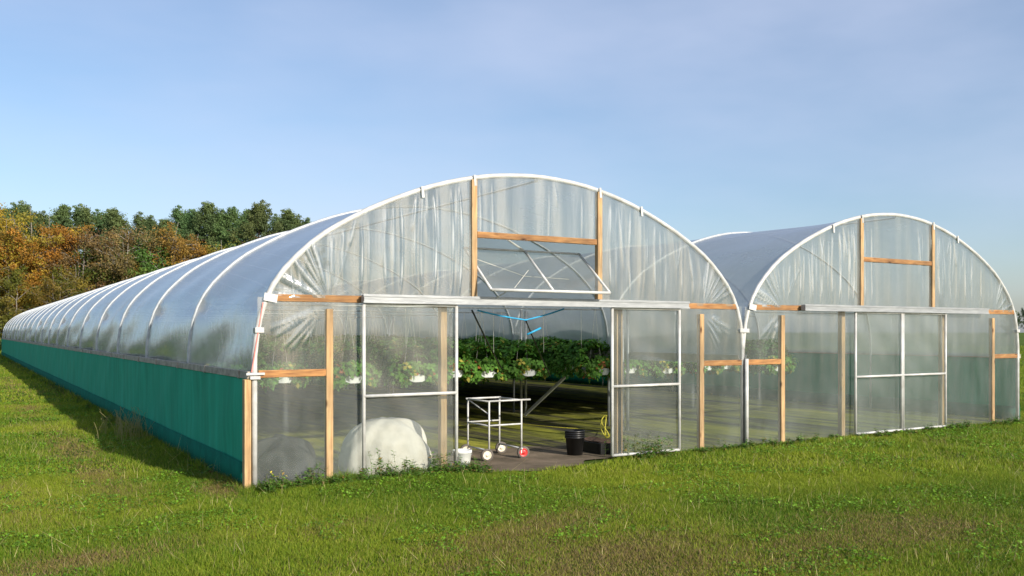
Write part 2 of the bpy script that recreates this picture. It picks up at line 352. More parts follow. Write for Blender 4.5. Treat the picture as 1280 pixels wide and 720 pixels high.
def stems(n, area, r=RNG):
    V, c = blades(n, area, .11, .0045, r); k = r.uniform(.7, 1.2, (len(V)//3, 1)); return V, np.repeat(np.array([.50, .42, .20])*k, 3, 0)
def clover(n, area, size, r=RNG):
    Z0_, Z1_ = area; Z = np.sqrt(r.uniform(Z0_**2, Z1_**2, n)); X = r.uniform(-.66, .66, n)*Z; rx = X-P0[0]; rz = Z-P0[1]; x = rx*D2[0]+rz*D2[1]; y = rx*D1[0]+rz*D1[1]
    keep = ~((x > -.02) & (x < 2*W+.02) & (y > -.02)) & ~in_apron(x, y) & (fbm(x*1.3+4, y*1.3+8) > .56) & (dryness(x, y) < .5); x = x[keep]; y = y[keep]; n = len(x)
    s = size*r.uniform(.6, 1.4, n)[:, None]; u = r.normal(0, 1, (n, 3)); u[:, 2] *= .35; u /= np.linalg.norm(u, axis=1)[:, None]; v = np.cross(u, np.array([0, 0, 1.0])+r.normal(0, .4, (n, 3))); v /= np.linalg.norm(v, axis=1)[:, None]
    P = np.stack([x, y, r.uniform(.012, .045, n)+bank(x, y)], -1)
    V = np.stack([P-u*s*.5, P+v*s*.5, P+u*s*.5], 1).reshape(-1, 3); V2 = np.stack([P-u*s*.5, P+u*s*.5, P-v*s*.5], 1).reshape(-1, 3)
    c = np.array([.125, .245, .016])*r.uniform(.6, 1.5, (n, 1)); c = np.repeat(c, 3, 0); return np.concatenate([V, V2]), np.concatenate([c, c])
parts = [clover(70000, (5.5, 13), .022), clover(90000, (13, 26), .034), blades(620000, (5.5, 11), .033, .0060), blades(560000, (11, 22), .040, .0105), blades(330000, (22, 48), .050, .026), blades(160000, (48, 110), .07, .06), stems(5000, (5.5, 18))]
tag(np_mesh('grass', np.concatenate([p[0] for p in parts]), 3, M['grass'], np.concatenate([p[1] for p in parts])), 'short mown grass with worn brown patches', 'grass', kind='stuff')

def on_(px, py, y=.12):
    r = (px-CX)/F; ax = P0 + y*D1; t = (r*ax[1]-ax[0])/(D2[0]-r*D2[1]); Z = ax[1]+t*D2[1]
    return (t, y, EYE+(HY-py)*Z/F)
# ---------------------------------------------------------------- arch profile
raw = [(0, 1.22), (0, 1.45), (.025, 1.66), (.06, 1.86), (.125, 2.06), (.22, 2.24), (.39, 2.46), (.73, 2.77), (1.14, 3.02), (1.50, 3.20), (2.03, 3.415), (2.45, 3.54), (2.89, 3.635), (3.3, 3.68), (W/2, 3.70)]
def crom(P, k=5):
    out = []
    P = [np.array(p) for p in P]; P = [2*P[0]-P[1]] + P + [2*P[-1]-P[-2]]
    for i in range(1, len(P)-2):
        for j in range(k):
            t = j/k; a, b_, c, d = P[i-1:i+3]
            out.append(.5*((2*b_)+(-a+c)*t+(2*a-5*b_+4*c-d)*t*t+(-a+3*b_-3*c+d)*t**3))
    out.append(P[-2]); return np.array(out)
half = crom(raw); ARCH = np.concatenate([half, np.stack([W-half[:-1, 0], half[:-1, 1]], -1)[::-1]])
def arch_h(t):
    t = np.minimum(t, W-t); return np.interp(t, half[:, 0]+np.arange(len(half))*1e-6, half[:, 1])
seg = np.r_[0, np.cumsum(np.hypot(*np.diff(ARCH, axis=0).T))]
def resample(n):
    s = np.linspace(0, seg[-1], n); return np.stack([np.interp(s, seg, ARCH[:, 0]), np.interp(s, seg, ARCH[:, 1])], -1)

HOLE = (2.73, 4.57, 2.13, 2.86)
def gable_film(x0, holes, z0, z1fn, t0, t1, folds, fan=(), ylev=0.0, dt=.0125, dh=.025):
    ts = np.unique(np.r_[np.arange(t0, t1, dt), t1, [h for H in holes for h in H[:2]]]); hs = np.unique(np.r_[np.arange(z0, 3.75, dh), [h for H in holes for h in H[2:]]])
    T, H = np.meshgrid(ts, hs, indexing='ij'); top = z1fn(T); Hc = np.minimum(H, top)
    y = np.full_like(T, ylev); fo = np.zeros_like(T)
    for (tc_, wdt, amp, bend, lo, hi) in folds:
        xc = tc_ + bend*np.sin((Hc-lo)/(hi-lo)*np.pi)
        ww = wdt*(.6+.8*np.sin(np.clip((Hc-lo)/(hi-lo), 0, 1)*np.pi))
        g = np.exp(-((T-xc)/ww)**2)*np.clip((Hc-lo)*4, 0, 1)*np.clip((hi-Hc)*5, 0, 1)
        y = y - g*amp*.028; fo = np.maximum(fo, g*amp*(.55+.45*np.sin(Hc*9+tc_*40)))  # doubled film is whiter here, and the crease glint is painted in too
    for (ax, az_, bx, bz, wd_, amp) in fan:              # pleats pulled straight between two points, their highlights painted white
        dx, dz = bx-ax, bz-az_; L2 = dx*dx+dz*dz; u = ((T-ax)*dx+(Hc-az_)*dz)/L2; d = ((T-ax)*dz-(Hc-az_)*dx)/math.sqrt(L2)
        g = np.exp(-(d/(wd_*(.35+1.0*np.clip(u, 0, 1))))**2)*np.sin(np.clip(u, 0, 1)*np.pi)**.7*((u > 0) & (u < 1))
        y = y - g*amp*.022; fo = np.maximum(fo, g*amp)
    y = y + .006*np.sin(T*9+Hc*2)+.004*np.sin(T*23+1)
    nI, nJ = T.shape; I = np.arange(nI*nJ).reshape(nI, nJ); F4 = []
    Tm = (T[:-1, :-1]+T[1:, 1:])/2; Hm = (H[:-1, :-1]+H[1:, 1:])/2; ok = (Hc[:-1, 1:]-Hc[:-1, :-1]+Hc[1:, 1:]-Hc[1:, :-1]) > 1e-4
    for (a, b_, c, d) in holes: ok &= ~((Tm > a) & (Tm < b_) & (Hm > c) & (Hm < d))
    fs = np.stack([I[:-1, :-1], I[1:, :-1], I[1:, 1:], I[:-1, 1:]], -1)[ok]
    return np.stack([T + x0, y, Hc], -1).reshape(-1, 3), fs, fo.ravel()

def make_tunnel(x0, main):
    root = thing('polytunnel', 'long arched polytunnel with green lower side wall, timber-framed end and open doorway' if main else
                 'second polytunnel bay joined to the right side of the first, doors closed', 'polytunnel', (x0, 0, 0))
    X = lambda t: x0 + t
    rs = random.Random(3 if main else 5)
    # roof film, dipping between hoops, ruffled low down
    n = 121; per = 16; prof = resample(n); m = BAYS*per+1
    dp = np.gradient(prof, axis=0); nrm = np.stack([-dp[:, 1], dp[:, 0]], -1); nrm /= np.linalg.norm(nrm, axis=1)[:, None]
    if nrm[0, 0] > 0: nrm = -nrm
    V = np.zeros((m, n, 3)); fo = np.zeros((m, n)); s = np.linspace(0, 1, n)
    for i in range(m):
        ph = (i % per)/per; bay = i//per; yy = i*SP/per
        sag = -.045*np.sin(math.pi*ph)**.8
        low = np.exp(-(s/.13)**2)+np.exp(-((1-s)/.13)**2)
        wr = .030*np.sin(math.pi*ph)*(np.sin(s*70+bay*2.1+ph*5)*low*.8 + np.sin(s*22+bay*1.3+ph*7)*.25 + 1.2*np.sin(math.pi*2*(ph-.2*np.sin(bay)) )*low)
        pucker = -.06*np.exp(-((s-.088)/.010)**2)*np.exp(-(min(ph, 1-ph)/.16)**2)*(1+.6*math.sin(bay*2.3))
        p = prof + nrm*(sag+wr+pucker)[:, None]*(1 if ph else 0) - nrm*.006
        V[i, :, 0] = X(p[:, 0]); V[i, :, 1] = yy; V[i, :, 2] = p[:, 1]
        fo[i] = .10*np.exp(-(min(ph, 1-ph)/.06)**2) + (.55+.4*math.sin(bay*1.7+.6))*np.exp(-((s-.088+.003*np.sin(ph*30))/.0085)**2)*np.exp(-((ph-.05)/.13)**2)  # white patches paint the pucker highlights beside each hoop
    I = np.arange(m*n).reshape(m, n); fs = np.stack([I[:-1, :-1], I[:-1, 1:], I[1:, 1:], I[1:, :-1]], -1).reshape(-1, 4)
    V[:, :, 0] -= x0
    o = np_mesh('roof_film', V.reshape(-1, 3), 4, M['film_roof'], faces=fs, parent=root, attrs={'fold': fo.ravel()})
    o.data.polygons.foreach_set('use_smooth', [True]*len(o.data.polygons))
    # hoops with legs
    pr = resample(48); ht = None
    for k in range(BAYS+1):
        y = k*SP; end = k in (0, BAYS)
        if k < 2:
            pts = [(X(0), 0, -.05)]+[(X(a), 0, b_) for a, b_ in pr]+[(X(W), 0, -.05)]
            ht = MB().tube(pts, .032 if k == 0 else .022, 10).build('hoop', M['white'] if k == 0 else M['ribm'], root, smooth=True)
        else:
            h2 = ht.copy(); COL.objects.link(h2); ht2 = h2
            ht2.location = (0, y, 0); continue
        if k == 1: ht.location = (0, y, 0)
    MB().tube([(X(W/2), .03, 3.65), (X(W/2), LEN-.03, 3.65)], .017, 8).build('ridge_tube', M['galv'], root, smooth=True)
    # far gable
    v, f, fo = gable_film(0, [], .02, arch_h, 0, W, [], dt=.3, dh=.3); v[:, 1] += LEN
    np_mesh('end_film', v, 4, M['film_gable'], faces=f, parent=root, attrs={'fold': fo})
    # clip rail (eave) and lower side
    for side in ((0,) if main else (1,)):
        xe = X(-.035) if side == 0 else X(W+.035); sg = -1 if side == 0 else 1
        b = MB(); b.box(min(xe, xe+sg*.045), max(xe, xe+sg*.045), -.02, LEN, 1.195, 1.275)
        for k in range(BAYS*2): b.box(min(xe, xe+sg*.058), max(xe, xe+sg*.058), k*SP/2+.3, k*SP/2+.36, 1.19, 1.28)
        b.build('clip_rail', M['dirty'], root, bevel=.004)
        # netting: slightly billowing sheet
        ny_, nz_ = 241, 9; V = []
        for i in range(ny_):
            for j in range(nz_):
                yy = i*LEN/(ny_-1); zz = .27+(1.20-.27)*j/(nz_-1)
                V.append((xe-x0+sg*(.035+.012*math.sin(yy*1.91)*math.sin(j/(nz_-1)*math.pi)+.006*math.sin(yy*5+j)), yy, zz))
        fs = [(i*nz_+j, (i+1)*nz_+j, (i+1)*nz_+j+1, i*nz_+j+1) for i in range(ny_-1) for j in range(nz_-1)]
        o = np_mesh('side_net', V, 4, M['net'], faces=fs, parent=root); o.data.polygons.foreach_set('use_smooth', [True]*len(fs))
        V = []
        for i in range(ny_):
            yy = i*LEN/(ny_-1); zt = .285+.003*math.sin(yy*1.3)
            V += [(xe-x0+sg*.065, yy, -.03), (xe-x0+sg*(.052+.004*math.sin(yy*3)), yy, zt)]
        fs = [(2*i, 2*i+2, 2*i+3, 2*i+1) for i in range(ny_-1)]
        o = np_mesh('side_skirt', V, 4, M['net_lo'], faces=fs, parent=root)
        o.modifiers.new('solid', 'SOLIDIFY').thickness = .003
    if main:
        MB().box(X(-.115), X(-.045), -.04, .05, -.03, 1.19).build('corner_post', M['wood'], root, bevel=.004)
        b = MB(); b.box(X(-.10), X(.10), -.055, -.038, 1.235, 1.262); b.box(X(-.06), X(.05), -.06, -.037, 1.19, 1.225); b.build('corner_bracket', M['white'], root, bevel=.003)
        b = MB(); b.bar((X(-.04), -.045, 1.27), (X(.085), -.035, 2.02), .012, .004, (0, 1, 0)); b.build('tape', M['tape'], root)
    for t in (1.98, 2.69, W-1.98, W-2.69):
        h_ = float(arch_h(t)); MB().bar((X(t), -.045, h_+.035), (X(t+.012), -.045, h_-.10), .035, .012, (0, 1, 0)).build('hoop_clip', M['white'], root, bevel=.003)
    for t, h_ in ((.045, 1.72), (W-.045, 1.72)): MB().box(X(t)-.05, X(t)+.05, -.048, .045, h_-.03, h_+.03).build('hoop_clip', M['white'], root, bevel=.006)
    # timber frame of the end wall
    fy0, fy1 = -.03, .045
    def post(t0, t1, z0, z1, y0=fy0, y1=fy1): return MB().box(X(t0), X(t1), y0, y1, z0, z1).build('post', M['wood'], root, bevel=.006)
    post(.80, .88, -.03, 1.96); post(2.26, 2.345, -.03, 2.04, .02, .10); post(W-2.345, W-2.26, -.03, 2.04, .02, .10); post(W-.88, W-.80, -.03, 1.96)
    if main: post(4.945, 5.04-.01, -.03, 2.04, .02, .10)
    for t in (2.655, W-2.655-.07): post(t, t+.075, 2.125, float(arch_h(t+.03))-.02, -.045, .03)
    def rail(t0, t1, z0, z1, y0=fy0+.005, y1=fy1-.005, sl=0):
        return MB().add([(X(t0), y0, z0), (X(t1), y0, z0+sl), (X(t1), y1, z0+sl), (X(t0), y1, z0), (X(t0), y0, z1), (X(t1), y0, z1+sl), (X(t1), y1, z1+sl), (X(t0), y1, z1)],
                        [(0, 3, 2, 1), (4, 5, 6, 7), (0, 1, 5, 4), (1, 2, 6, 5), (2, 3, 7, 6), (3, 0, 4, 7)]).build('rail', M['wood_h'], root, bevel=.006)
    rail(.14, W-.14, 2.035, 2.115); rail(.04, .80, 1.205, 1.285, sl=.0); rail(W-.80, W-.04, 1.205, 1.285); rail(2.735, 4.565, 2.865, 2.94, -.04, .03)
    b = MB(); b.bar((X(.09), -.05, 2.085), (X(.235), -.05, 2.06), .006, .085, (0, 0, 1)); b.build('strap', M['white'], root)
    # end film above and beside the doorway
    folds = []
    for px, a, wd, bd in [(450, .75, .010, .012), (460, .35, .012, 0), (482, .4, .02, -.02), (500, .8, .012, .02), (492, .3, .02, -.02), (520, .35, .02, -.03), (541, .85, .013, .03), (527, .35, .02, -.02), (563, .6, .018, .025),
                          (573, .75, .016, .03), (570, .3, .03, 0), (600, .4, .012, 0), (615, .55, .010, 0), (430, .3, .02, -.03), (418, .3, .02, -.04), (547, .3, .02, 0)]:
        t = gable(px, 330)[0]; folds.append((t, wd*.8, a*.95, bd, 2.12, float(arch_h(t))-.06))
        folds.append((W-t, wd, a*.5, -bd, 2.12, float(arch_h(t))-.06))
    def pl(cx, cz, a0, a1, n_, r0, r1, am):
        out = []
        for _ in range(n_):
            a = rs.uniform(a0, a1); p, q = rs.uniform(.04, .25), rs.uniform(r0, r1)
            out.append((cx+p*math.cos(a), cz+p*math.sin(a), cx+q*math.cos(a+.05), cz+q*math.sin(a+.05), rs.uniform(.006, .020), am*rs.uniform(.3, 1)))
        return out
    pleats = pl(.84, 2.0, 1.75, 2.95, 20, .45, .95, .55)+pl(.84, 2.0, 1.0, 1.8, 7, .4, 1.2, .3)+pl(W-.84, 2.0, .2, 1.4, 14 if main else 6, .4, .9, .5)
    for _ in range(26):
        t = rs.uniform(.3, W-.3); h_ = float(arch_h(t))-.04; pleats.append((t, h_, t+rs.uniform(-.10, .10), h_-rs.uniform(.25, 1.0), rs.uniform(.008, .022), rs.uniform(.12, .4)))
    holes = [HOLE] if main else []
    v, f, fo = gable_film(0, holes, 2.08, arch_h, .0, W, folds, pleats, -.020)
    np_mesh('end_film', v, 4, M['film_gable'], faces=f, parent=root, attrs={'fold': fo}).data.polygons.foreach_set('use_smooth', [True]*len(f))
    for (ta, tb, hb) in ((.03, 1.235, .0), (W-1.30, W-.03, .0)) if main else ((.03, W-.03, 0),):
        cxs = .84 if ta < 1 else W-.84
        v, f, fo = gable_film(0, [], .0, lambda T: np.full_like(T, 2.08), ta, tb, [(ta+.3, .02, .12, .01, .1, 1.2), (ta+.5, .03, .10, .02, 1.3, 2.0)],
                              pl(cxs, 2.0, -2.9 if ta < 1 else -1.2, -2.0 if ta < 1 else -.3, 12, .3, .75, .32), -.012)
        np_mesh('side_film', v, 4, M['film_gable'], faces=f, parent=root, attrs={'fold': fo}).data.polygons.foreach_set('use_smooth', [True]*len(f))
    # sliding door track and the two leaves
    b = MB(); b.box(X(1.20), X(W-1.20), -.150, -.062, 2.035, 2.125); b.box(X(1.19), X(W-1.19), -.158, -.150, 2.028, 2.05); b.box(X(1.19), X(W-1.19), -.157, -.150, 2.10, 2.132)
    b.build('door_track', M['track'], root, bevel=.004)
    def door(a):
        zt = 2.02; zb = .04; yd = -.105
        d = MB().tube([(X(a), yd, zb), (X(a), yd, zt)], .021, 10).tube([(X(a+1.19), yd, zb), (X(a+1.19), yd, zt)], .021, 10).tube([(X(a), yd, zt), (X(a+1.19), yd, zt)], .019, 10).tube([(X(a), yd, zb), (X(a+1.19), yd, zb)], .019, 10)
        d = d.build('door', M['white'], root, smooth=True)
        MB().tube([(X(a), yd-.005, .968), (X(a+1.19), yd-.005, .968)], .019, 10).build('cross_bar', M['white'], d, smooth=True)
        c = MB()
        for i in range(12):
            for j in range(20):
                pass
        nx_, nz_ = 25, 41; V = [(X(a+.01)+1.17*i/(nx_-1), yd+.024+.004*math.sin(i*1.1)+.003*math.sin(j*.5+i*.4), zb+(zt-zb)*j/(nz_-1)) for i in range(nx_) for j in range(nz_)]
        c.add(V, [(i*nz_+j, (i+1)*nz_+j, (i+1)*nz_+j+1, i*nz_+j+1) for i in range(nx_-1) for j in range(nz_-1)])
        c.build('door_film', M['film_door'], d, smooth=True)
    if main: door(1.215); door(W-1.215-1.19-.13)
    else: door(W/2-1.21); door(W/2+.02)
    # pivoted vent, tipped outwards at the foot
    if main:
        zc = 2.49; ca = (.345, .28)
        P = lambda t, s_: (X(t), s_*ca[0]+.0, zc+s_*ca[1])          # s -1 foot (outside) .. +1 head (inside)
        v_ = MB()
        for t in (2.755, 3.66, 4.545): v_.tube([P(t, -1), P(t, 1)], .017, 8)
        v_.tube([P(2.755, -1), P(4.545, -1)], .020, 8).tube([P(2.755, 1), P(4.545, 1)], .014, 8)
        v_ = v_.build('vent', M['white'], root, smooth=True)
        q = MB(); nn = 20; q.add([P(2.76+1.78*i/nn, -1+2*j/10) for i in range(nn+1) for j in range(11)], [(i*11+j, (i+1)*11+j, (i+1)*11+j+1, i*11+j+1) for i in range(nn) for j in range(10)])
        q.build('vent_film', M['film_door'], v_)
        MB().tube([(X(3.30), .28, 2.93), P(3.66, .98)], .014, 8).build('vent_stay', M['white'], v_)
        b = MB().tube([P(3.0, -1), (X(2.93), -.16, 2.12)], .006, 6).tube([(X(2.76), .02, 2.6), (X(3.5), .1, 2.42), (X(4.2), .1, 2.4)], .004, 5).tube([P(3.5, 0), P(3.1, -.9)], .004, 5)
        b.build('vent_cord', M['string'], v_)
    # inner steel: crop bar and cross ties on each hoop
    for k in range(1, 9):
        MB().tube([(X(.13), k*SP, 2.10), (X(W-.13), k*SP, 2.10)], .014, 6).build('cross_tie', M['galv'], root, smooth=True)
    return root
T1 = make_tunnel(0, True)
T2 = make_tunnel(W, False)
# shared valley: posts and gutter belong to the first tunnel
for k in range(1, BAYS+1):
    y = k*SP - (.35 if k else 0)
    if k > 12: break
    y = k*SP - (.83 if k else 0)
    for dx_ in (-.335, -.225): MB().tube([(W+dx_, y, -.03), (W+dx_, y, 2.12+.02*(dx_ < -.3))], .026, 8).build('valley_post', M['galv'], T1, smooth=True)
b = MB(); b.add([(W-.09, 0, 1.36), (W-.05, 0, 1.24), (W+.05, 0, 1.24), (W+.09, 0, 1.36), (W-.09, LEN, 1.36), (W-.05, LEN, 1.24), (W+.05, LEN, 1.24), (W+.09, LEN, 1.36)], [(0, 1, 5, 4), (1, 2, 6, 5), (2, 3, 7, 6)])
g = b.build('gutter', M['galv'], T1); g.modifiers.new('solid', 'SOLIDIFY').thickness = .004
MB().bar(on_(656, 519, 5.75), on_(716, 462, 4.6), .05, .05).build('brace', M['galv'], T1)
# end film over the valley corner is closed by a white down tube on the gable
MB().tube([(W+.02, -.06, -.02), (W+.02, -.06, 1.3)], .03, 10).build('down_tube', M['white'], T1, smooth=True)

# ---------------------------------------------------------------- strawberry rows
def leaflets(n, cx_fn, r, size=.05):
    """trefoil leaves: 3 quads each. cx_fn(n)->positions, tilt mostly upward/outward"""
    C, up, tint = cx_fn(n)
    out = []; cols = []
    az = r.uniform(0, 2*np.pi, n); s = size*r.uniform(.6, 1.25, n)
    up = up/np.linalg.norm(up, axis=1)[:, None]
    ref = np.stack([np.cos(az), np.sin(az), np.zeros(n)], -1); u = ref - up*(ref*up).sum(1)[:, None]; u /= np.linalg.norm(u, axis=1)[:, None]; v = np.cross(up, u)
    for k in range(3):
        a = k*2*np.pi/3; d = u*math.cos(a)+v*math.sin(a); e = -u*math.sin(a)+v*math.cos(a)
        droop = -up*(s*.35)[:, None]
        q = np.stack([C, C+d*(s*.6)[:, None]+e*(s*.48)[:, None]+droop*.1, C+d*(s*1.25)[:, None]+droop, C+d*(s*.6)[:, None]-e*(s*.48)[:, None]+droop*.1], 1)
        out.append(q.reshape(-1, 3)); cols.append(np.repeat(tint*(.85+.3*r.random((n, 1))), 4, 0))
    return np.concatenate(out), np.concatenate(cols)
def row_mesh(seed, L):
    r = np.random.default_rng(seed)
    def fn(n, y0, y1):
        y = r.uniform(y0, y1, n); a = r.uniform(-.35, np.pi+.35, n); lump = .75+.5*fbm(y*1.6+seed*9, a*.8)
        rad = r.uniform(.6, 1.0, n)**.5*lump; x = np.cos(a)*rad*.43; z = 1.08+np.sin(a)*rad*np.where(np.sin(a) > 0, .46, .5)
        over = (r.random(n) < .10); z = np.where(over, z-.15*r.random(n), z)
        up = np.stack([np.cos(a)*.8, r.normal(0, .5, n), np.abs(np.sin(a))+.45], -1)+r.normal(0, .35, (n, 3))
        g1 = np.array([.040, .135, .016]); g2 = np.array([.12, .25, .03]); u = r.random((n, 1))**1.5; t = g1*(1-u)+g2*u
        yl = r.random(n) < .025; t[yl] = (.32, .26, .05)
        return np.stack([x, y, z], -1), up, t
    def endfn(n):
        a = r.uniform(-.7, np.pi+.7, n); rr = r.uniform(.45, 1.15, n)
        C = np.stack([np.cos(a)*rr*.34, .02+r.normal(0, .08, n), 1.0+np.sin(a)*rr*.20], -1)
        t = np.array([.10, .22, .03])*(.6+.8*r.random((n, 1))); q = r.random(n) < .12; t[q] = (.42, .36, .06); q = r.random(n) < .03; t[q] = (.36, .12, .04)
        return C, np.stack([r.normal(0, .6, n), np.full(n, -1.0), np.full(n, .7)], -1)+r.normal(0, .3, (n, 3)), t
    A = [leaflets(4200, lambda n: fn(n, .12, 5), r, .062), leaflets(3400, lambda n: fn(n, 5, 13), r, .085), leaflets(2600, lambda n: fn(n, 13, 30), r, .12), leaflets(2200, lambda n: fn(n, 30, L), r, .18), leaflets(190, endfn, r, .062)]
    return np.concatenate([a[0] for a in A]), np.concatenate([a[1] for a in A])
def make_row(x, y0, seed, label):
    L = LEN-3-y0
    root = thing('strawberry_row', label, 'strawberry row', (x, y0, 0), 0, 'raised strawberry rows inside the tunnel')
    b = MB()
    prof_ = [(-.07, .925), (.07, .925), (.135, .95), (.15, .985), (.10, 1.02), (0, 1.03), (-.10, 1.02), (-.15, .985), (-.135, .95)]; ys = [0, .03]+[L]
    vs = [(x+px_, y0+yy, pz) for yy in ys for px_, pz in prof_]; fs = [tuple(range(9))]
    for i in range(2): fs += [(i*9+k, i*9+(k+1) % 9, (i+1)*9+(k+1) % 9, (i+1)*9+k) for k in range(9)]
    b.add(vs, fs).build('growbag', M['bagend'], root, bevel=.01)
    for k in range(8):
        yy = y0+.25+k*1.64
        for sx in (-.15, .15): MB().tube([(x+sx, yy, .93), (x, yy, 2.09)], .0035, 4).build('string', M['string'], root)
    V, c = row_mesh(seed, L); np_mesh('foliage', V, 4, M['strawb'], c, parent=root)
    return root
rows = [(.65, 4.1), (1.55, 3.9), (2.45, 3.3), (3.42, 3.1), (4.37, 3.5), (5.28, 4.3), (6.12, 3.85), (6.98, 3.25)]
lab = ['strawberry row nearest the green side wall', 'second strawberry row from the green side wall', 'third strawberry row from the green side wall, behind the left door leaf', 'strawberry row behind the right edge of the left door leaf',
       'strawberry row seen just right of the left door leaf', 'strawberry row whose white growbag end shows left of the grey valley posts', 'strawberry row whose white growbag end shows right of the grey valley posts', 'rightmost strawberry row on the first bay side, by the bay join']
rowdata = []
protos = [make_row(*rows[0], 11, lab[0]), make_row(*rows[1], 12, lab[1]), make_row(*rows[2], 13, lab[2])]
for i, (x, y) in enumerate(rows[3:]+[(W+.93+.9*k, 3.6+.3*(k % 2)) for k in range(6)]):
    c = copy_tree(protos[i % 3]); c.location = (x, y+.25*math.sin(i*2.7), .03*math.sin(i*1.9)); j = i+3
    c['label'] = lab[j] if j < 8 else ['first', 'second', 'third', 'fourth', 'fifth', 'outermost'][j-8]+' strawberry row in the right hand bay'
    c['group'] = 'raised strawberry rows inside the tunnel'

# strings hanging from the ties
b = MB()
for x, y in [(3.3, 3.3), (3.55, 6.4), (4.3, 6.4), (4.9, 3.3), (5.5, 6.4), (5.9, 3.3), (6.3, 6.4), (6.7, 3.3), (7.8, 6.4), (8.6, 6.4), (9.4, 6.4), (8.2, 9.7), (5.1, 9.7), (4.5, 9.7), (6.6, 9.7)]:
    MB().tube([(x, y, 2.09), (x+.01, y, 1.35)], .004, 5).build('hanging_string', M['string'], T1)

# ---------------------------------------------------------------- ropes, cables, cord
def on(px, py, y=.12):                                       # a point at depth y inside the gable
    r = (px-CX)/F; ax = P0 + y*D1; t = (r*ax[1]-ax[0])/(D2[0]-r*D2[1]); Z = ax[1]+t*D2[1]
    return (t, y, EYE+(HY-py)*Z/F)
def sagged(a, b_, s, n=8): return [tuple(a[k]*(1-i/n)+b_[k]*i/n-(s*math.sin(math.pi*i/n) if k == 2 else 0) for k in range(3)) for i in range(n+1)]
a, m_, c = on(597, 388), on(657, 400), on(705, 386)
tag(MB().tube(sagged(a, m_, .01)+sagged(m_, c, .01)[1:], .011, 6).build('blue_rope', M['blue'], smooth=True), 'blue rope slung under the door track across the open doorway', 'rope')
tag(MB().tube([on(659, 418, .2), on(676, 410, .2)], .014, 6).build('rope_end', M['blue'], smooth=True), 'short loose piece of blue rope hanging by the grey valley posts', 'rope')
tag(MB().tube(sagged(on(590, 388, .15), on(628, 462, 3.0), .02), .012, 6).build('black_cable', M['cable'], smooth=True), 'dark cable running from door track down to the strawberry rows', 'cable')
tag(MB().tube(sagged(on(657, 400, .15), on(688, 470, 3.0), .02), .010, 6).build('black_cable', M['cable'], smooth=True), 'dark cable running down right of the valley posts from the blue rope', 'cable')
pts = []
for i in range(26):
    a = i*.75; pts.append(tuple(np.array(on(756, 530, .15))+np.array([.035*math.cos(a), .05*math.sin(a*.7), .14*math.cos(a*.53)-.03+.02*math.sin(a)])))
p2 = ground(750, 540); p3 = ground(690, 535); p4 = ground(640, 530)
pts += [(p2[0], p2[1], .03), (p3[0], p3[1], .02), (p4[0], p4[1], .02)]
cc = crom([p for p in pts], 4)
tag(MB().tube([tuple(p) for p in cc], .007, 6).build('yellow_cord', M['yellow'], smooth=True), 'yellow cord bunched at the right door post and trailing over the floor', 'cord')

# ---------------------------------------------------------------- picking trolley
def trolley():
    ox, oy = 3.22, .52; root = thing('trolley', 'white tube picking trolley with small wheels standing in the open doorway', 'trolley', (ox, oy, 0))
    w_, d_ = .50, .58; h = .79; fr = MB(); r = .0125
    for x in (0, w_):
        for y in (0, d_): fr.tube([(ox+x, oy+y, .12), (ox+x, oy+y, h)], r, 8)
    for y in (0, d_):
        fr.tube([(ox-(.03 if y else 0), oy+y, h), (ox+w_+(.14 if y == 0 else .02), oy+y, h)], r, 8)
        fr.tube([(ox, oy+y, .47), (ox+w_, oy+y, .47)], r*.9, 8)
    for x in (0, w_): 
        fr.tube([(ox+x, oy, h-.004), (ox+x, oy+d_, h-.004)], r*.9, 8); fr.tube([(ox+x, oy-.02, .14), (ox+x, oy+d_+.02, .14)], r, 8)
    fr.tube([(ox, oy, .466), (ox, oy+d_, .466)], r*.9, 8)
    fr.tube([(ox, oy+d_, h-.01), (ox, oy+.02, .62)], r*.6, 6)
    fr.build('frame', M['white'], root, smooth=True)
    for i, (x, y, m) in enumerate([(0, 0, 'cream'), (w_, 0, 'red'), (0, d_, 'cream'), (w_, d_, 'cream')]):
        c = (ox+x+(-.0 if x == 0 else 0), oy+y, .085); R_ = .085
        # wheel axis mostly along X
        s = MB().lathe([(.055, -.017), (.078, -.020), (.085, -.012), (.085, .012), (.078, .020), (.055, .017)], (c[0]-.03 if x == 0 else c[0]+.03, c[1], c[2]), 24, 'x')
        wl = s.build('wheel', M['rubber'], root, smooth=True); wl.rotation_euler = (0, 0, 0)
        hub = MB().lathe([(0.0, -.019), (.016, -.020), (.018, -.012), (.05, -.012), (.056, -.018), (.056, .018), (.05, .012), (.018, .012), (.016, .020), (0, .019)], (c[0]-.03 if x == 0 else c[0]+.03, c[1], c[2]), 24, 'x')
        hub.build('rim', M[m], wl, smooth=True)
        MB().bar((ox+x, oy+y, .15), (ox+x, oy+y, .075), .02, .012).build('fork', M['white'], root)
    return root
tr_ = trolley()
# turn the wheels to show their faces to the gable: castors point across
for wl in [o for o in bpy.data.objects if o.parent == tr_ and o.name.startswith('wheel')]:
    c = sum((Vector(v.co) for v in wl.data.vertices), Vector())/len(wl.data.vertices)
    for ob in [wl]+[k for k in bpy.data.objects if k.parent == wl]:
        ca, sa = math.cos(R(74)), math.sin(R(74))
        for v in ob.data.vertices:
            d = v.co-c; v.co = c+Vector((d.x*ca-d.y*sa, d.x*sa+d.y*ca, d.z))

